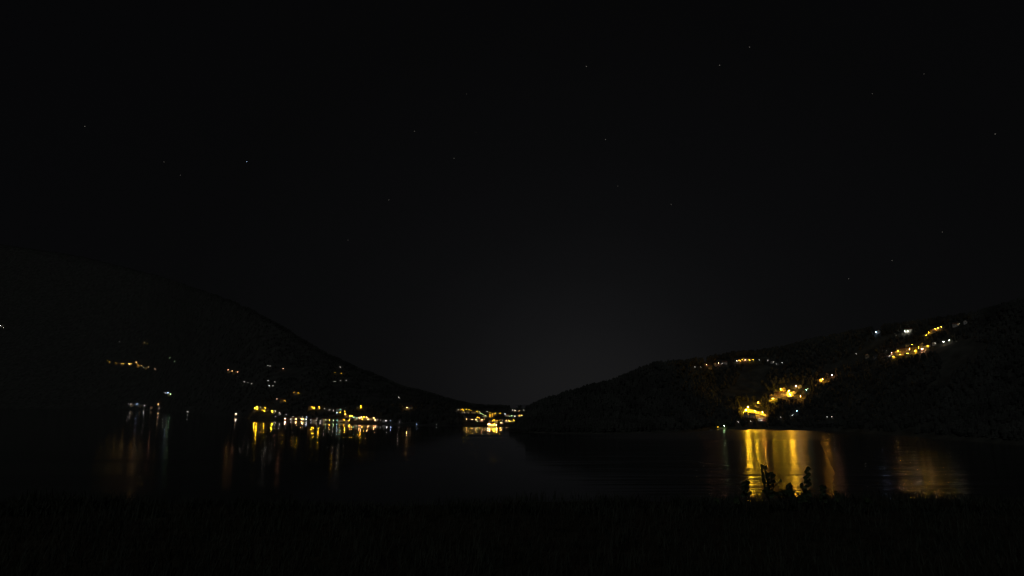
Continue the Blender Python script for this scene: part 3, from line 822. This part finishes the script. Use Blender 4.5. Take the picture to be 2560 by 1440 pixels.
# the woods that cover both sides of the lake: one mass each
m_forest = newmat('dark_forest', (0.055, 0.059, 0.050), 0.9, 0.4, 0.02, 0.1)
def forest(name, land, u0, u1, count, hmin, hmax, label, tmin=0.03, ridge=0.25):
    sky_clear = [(u, v, 3.0 + 1.2 * math.sqrt(P)) for u, v, P, p, D in lamp_pts]
    verts, faces = [], []
    ang = np.arange(6) * (math.pi / 3)
    n = 0
    while n < count:
        u = random.uniform(u0, u1)
        az = az_tan(u, 1010)[0]
        ds, dr, zr = land.params(az)
        if zr < 4: n += 1; continue
        t = 1.0 - abs(random.gauss(0, 0.02)) if random.random() < ridge else random.uniform(tmin, 1.03)
        d = ds + (dr - ds) * t
        x, y = d * math.sin(az), d * math.cos(az)
        n += 1
        if t < 0.97 and noise.noise(Vector((x / 160, y / 160, 9))) > 0.33: continue       # meadows
        z = land.height(az, d)
        h = random.uniform(hmin, hmax); r_ = h * random.uniform(0.2, 0.34)
        pu, pv = project((x, y, z)); tv = project((x, y, z + h))[1]; pr = r_ / d * FPX
        if any(abs(pu - a) < c + pr and tv - 3 - c * .5 < b < pv + c * 1.4 for a, b, c in sky_clear): continue
        if any(abs(pu - a) < w * .6 + pr and tv < b + 2 and pv > b - hh - 2 for a, b, w, hh in house_pts): continue
        k = len(verts)
        ph = random.uniform(0, 1); pine = random.random() < 0.5
        zz = (0.08, 0.3, 0.62) if pine else (0.2, 0.5, 0.85)
        rr = (0.9, 0.75, 0.4) if pine else (0.65, 1.05, 0.7)
        for q in range(3):
            for a in ang:
                j = random.uniform(0.78, 1.2)
                verts.append((x + math.cos(a + ph + q * .5) * r_ * rr[q] * j, y + math.sin(a + ph + q * .5) * r_ * rr[q] * j, z + h * zz[q] * random.uniform(0.93, 1.07)))
        verts.append((x, y, z + h)); verts.append((x, y, z - 1.0))
        for i in range(6):
            i2 = (i + 1) % 6
            faces.append((k + i, k + i2, k + 19)[::-1])
            faces.append((k + i, k + i2, k + 6 + i2, k + 6 + i)); faces.append((k + 6 + i, k + 6 + i2, k + 12 + i2, k + 12 + i))
            faces.append((k + 12 + i, k + 12 + i2, k + 18))
    me = bpy.data.meshes.new(name); me.from_pydata(verts, [], faces); me.materials.append(m_forest); me.update()
    o = link(name, me)
    tag(o, label, 'forest', None, 'stuff')
forest('forest', NEAR, 1275, 2700, 15000, 7, 19, 'dark wood covering the near hill on the village side of the lake')
forest('forest', FAR, -60, 1330, 11000, 9, 16, 'dark wood covering the mountain across the lake', 0.03, 0.35)

# ------------------------------------------------------------------ stars
m_star = emat('W', 0.3, False); m_star2 = emat('B', 2.5, False)
b = MB(); b.ball((0, 0, 0), 22, 22); star_me = b.mesh('star', [m_star]); b2 = MB(); b2.ball((0, 0, 0), 24, 24); star_blue = b2.mesh('star', [m_star2])
for u, v, s_ in ((1874,118,1.3),(1799,163,1.2),(1466,166,1.1),(1514,349,1.1),(1036,328,1.1),(1189,331,.8),(1135,396,1),(972,500,.8),(1544,465,.8),(1678,511,.8),(2230,651,1),(2122,697,1),(2488,335,1.2),(2356,580,.9),(2181,234,.8),(212,316,1),(451,438,.8),(1166,235,.8),(410,405,.7),(1972,416,.7),(870,600,.6),(2310,185,.7)):
    d = ray(u, v).normalized() * 60000
    tag(link('star', star_me, None, d + Vector((0, 0, CAM_Z)), 0, s_), 'faint white star in the dark night sky', 'star', 'faint white stars')
tag(link('star', star_blue, None, ray(617, 404).normalized() * 60000 + Vector((0, 0, CAM_Z)), 0, 1.0), 'blue star brighter than the other stars, above the mountain', 'star')

# ------------------------------------------------------------------ foreground plants on the bank
m_plant = newmat('plant_leaf', (0.05, 0.075, 0.03), 0.6, 0.3, 20.0, 0.3)
m_stem = newmat('plant_stem', (0.06, 0.05, 0.03), 0.8, 0.3, 20.0, 0.2)
def leaf_mesh(wd, pt, fold, seed):
    r_ = random.Random(seed); n = 7
    b = MB(); mid, lf, rt = [], [], []
    for i in range(n):
        t = i / (n - 1)
        hw = wd * 0.5 * math.sin(math.pi * min(1, 0.04 + t ** pt)) ** 0.75 * r_.uniform(0.9, 1.1)
        z = t - 0.5; c = 0.10 * math.sin(math.pi * t)
        mid.append((0, c, z)); lf.append((-hw, c - fold * hw, z)); rt.append((hw, c - fold * hw, z))
    for i in range(n - 1):
        b.poly([lf[i], mid[i], mid[i + 1], lf[i + 1]]); b.poly([mid[i], rt[i], rt[i + 1], mid[i + 1]])
    return b.mesh('leaf', [m_plant], True)
LEAVES = [leaf_mesh(0.9, 0.8, 0.25, 1), leaf_mesh(0.78, 0.85, 0.35, 2), leaf_mesh(1.0, 0.75, 0.15, 3)]
PD = 11.0
def at_depth(u, v, Y):
    d = ray(u, v); return Vector((0, 0, CAM_Z)) + d * (Y / d.y)
def plant(label, stems, leaves, Y, group=None):
    """stems: pixel polylines from the ground up; leaves: (u, v, size in pixels, tilt or None)."""
    u0, v0 = stems[0][0]
    base = at_depth(u0, v0, Y); base.z = bank_height(base.x, Y)
    o = link('leafy_plant', None, None, base)
    pts3 = []
    for k, st in enumerate(stems):
        P = []
        for i, (u, v) in enumerate(st):
            P.append(at_depth(u, v, Y + (0.10 * math.sin(i * 1.3 + k * 2))) - base)
        if k == 0: P.insert(0, Vector((0, 0, -0.05)))
        b = MB(); b.tube(P, [0.009 * (1 - 0.6 * i / len(P)) for i in range(len(P))], 5)
        link('stem', b.mesh('stem', [m_stem], True), o)
        for i in range(len(P) - 1):
            for f in (0, .25, .5, .75, 1): pts3.append(P[i].lerp(P[i + 1], f))
    for k, (u, v, s_, tl) in enumerate(leaves):
        q = at_depth(u, v, Y + random.uniform(-0.12, 0.12)) - base
        near = min(pts3, key=lambda p_: (p_ - q).length)
        out_ = q - near
        ang = math.atan2(out_.x, out_.z) if tl is None else tl
        sz = s_ / FPX * Y
        lo = link('leaf', LEAVES[k % 3], o, q)
        lo.scale = (sz, sz, sz * 1.15)
        lo.rotation_mode = 'YXZ'
        lo.rotation_euler = (random.uniform(-0.35, 0.35), ang, random.uniform(-0.5, 0.5))
        tip = q - Vector((math.sin(ang), 0, math.cos(ang))) * sz * 0.45
        if (tip - near).length > 0.01:
            b = MB(); b.tube([near, near.lerp(tip, 0.5) + Vector((0, 0, 0.006)), tip], 0.0028, 4)
            link('leaf_stalk', b.mesh('leaf_stalk', [m_stem]), lo.parent)
    tag(o, label, 'plant', group)
    return o
def cr(x, y, s_): return (1820 + x / 12.0, 1140 + y / 12.0, s_ / 12.0 * 1.35, None)
plant('tallest broad leaved plant rising from the bank before the golden reflection',
      [[(1921, 1262), (1922, 1225), (1917, 1200), (1913, 1180), (1909, 1165)], [(1921, 1228), (1928, 1205), (1930, 1190)], [(1919, 1240), (1912, 1222), (1907, 1205)], [(1922, 1240), (1932, 1220), (1950, 1203)]],
      [cr(*q) for q in ((1030,320,105),(1090,270,40),(1140,345,85),(1010,413,62),(1040,510,90),(1050,600,90),(1190,570,115),(1290,540,125),(1365,590,110),(1330,630,70),(1060,720,100),(1100,800,85),(1210,720,80),(1370,770,120),(1240,790,70),(1330,870,70),(1090,900,70),(1220,900,80),(1180,960,80),(1280,940,70),(1360,945,50),(1070,1060,90),(1230,1060,110),(1250,1130,110),(1130,1130,90),(1300,1040,90),(1160,1010,90),(1340,1120,90),(1110,960,80),(1200,1180,110),(1300,1200,100),(1160,660,70),(1130,470,60))]
      + [(1951, 1201, 8.5, 0.1)], PD)
plant('shorter leafy plant at the bank beside the tallest one, towards the dark water',
      [[(1866, 1262), (1865, 1235), (1864, 1215), (1865, 1204)], [(1865, 1240), (1871, 1220), (1872, 1208)], [(1867, 1252), (1873, 1240), (1877, 1232)]],
      [cr(*q) for q in ((540,755,60),(460,840,100),(600,815,110),(450,910,100),(480,990,100),(550,960,75),(600,960,60),(530,1050,95),(470,1110,90),(680,1105,80),(560,880,70),(520,1150,100),(430,1180,90),(620,1180,80))], PD - 0.3)
plant('low spreading plant with a pointed top leaf before the golden reflection',
      [[(1968, 1262), (1970, 1240), (1973, 1222), (1974, 1212)], [(1968, 1245), (1958, 1232), (1952, 1225)], [(1970, 1248), (1980, 1235), (1984, 1230)], [(1967, 1255), (1950, 1242), (1938, 1235)]],
      [cr(*q) for q in ((1850,890,130),(1770,930,100),(1900,920,80),(1590,1040,100),(1560,1100,80),(1700,1080,105),(1800,1040,105),(1920,1030,110),(1980,1090,85),(1850,1130,115),(1400,1110,115),(1450,1140,90),(1900,1160,105),(1750,1150,95),(1840,980,90),(1640,1150,90),(1330,1160,90))], PD + 0.2)
def rand_plant(u, vtop, label, Y, n, group=None):
    st = [[(u, 1262), (u + random.uniform(-4, 4), (1262 + vtop) / 2), (u + random.uniform(-3, 3), vtop)]]
    lv = []
    for i in range(n):
        f = (i + 0.5) / n
        sp = 9 * (1 - 0.45 * f)
        lv.append((u + random.uniform(-sp, sp), 1255 + (vtop - 1255) * f, random.uniform(7, 11), None))
    return plant(label, st, lv, Y, group)
rand_plant(2018, 1170, 'dim tall plant between the golden and the orange reflection', PD + 0.5, 34)
rand_plant(2008, 1210, 'dim middle height plant right next to the dim tall one', PD + 0.1, 18)
rand_plant(2058, 1215, 'low dark plant under the orange reflection', PD + 0.3, 16)
for u, vt in ((2090, 1228), (1840, 1243), (1790, 1247), (2170, 1246)):
    rand_plant(u, vt, 'small dark plant barely standing out on the bank edge', PD + random.uniform(-.3, .5), 8, 'small plants along the bank edge')

# undergrowth and grass of the bank, too thick and dark to count
verts, faces = [], []
def blade(p, h, lean, wd):
    k = len(verts); a = random.uniform(0, 6.28); dx, dy = math.cos(a), math.sin(a)
    px, py = -dy * wd, dx * wd
    verts.extend([(p[0] - px, p[1] - py, p[2]), (p[0] + px, p[1] + py, p[2]), (p[0] + dx * lean * .4 + px * .7, p[1] + dy * lean * .4 + py * .7, p[2] + h * .6), (p[0] + dx * lean * .4 - px * .7, p[1] + dy * lean * .4 - py * .7, p[2] + h * .6), (p[0] + dx * lean, p[1] + dy * lean, p[2] + h)])
    faces.extend([(k, k + 1, k + 2, k + 3), (k + 3, k + 2, k + 4)])
for i in range(26000):
    y = random.uniform(5.5, 13.2); x = random.uniform(-0.85, 0.85) * y * 1.1
    z = bank_height(x, y) - 0.02
    lim = 0.10 + 0.16 * (0.5 + 0.5 * noise.noise(Vector((x * 0.8, y * 0.8, 4))))
    blade((x, y, z), lim * random.uniform(0.5, 1.15), random.uniform(0.02, 0.14), random.uniform(0.003, 0.009))
for c in range(90):                                   # taller weed clumps along the edge
    cx = random.uniform(-10, 10); cy = random.uniform(10.8, 12.4); hh = random.uniform(0.04, 0.18) * random.random() ** 0.6
    for i in range(70):
        x, y = random.gauss(cx, 0.13), random.gauss(cy, 0.13)
        blade((x, y, bank_height(x, y) - 0.02), 0.12 + hh * random.uniform(0.3, 1.2), random.uniform(0.03, 0.22), random.uniform(0.004, 0.016))
me = bpy.data.meshes.new('grass'); me.from_pydata(verts, [], faces); me.materials.append(newmat('night_grass', (0.042, 0.048, 0.032), 0.8, 0.4, 1.5, 0.2)); me.update()
tag(link('grass', me), 'dark grass and low weeds covering the near bank', 'grass', None, 'stuff')
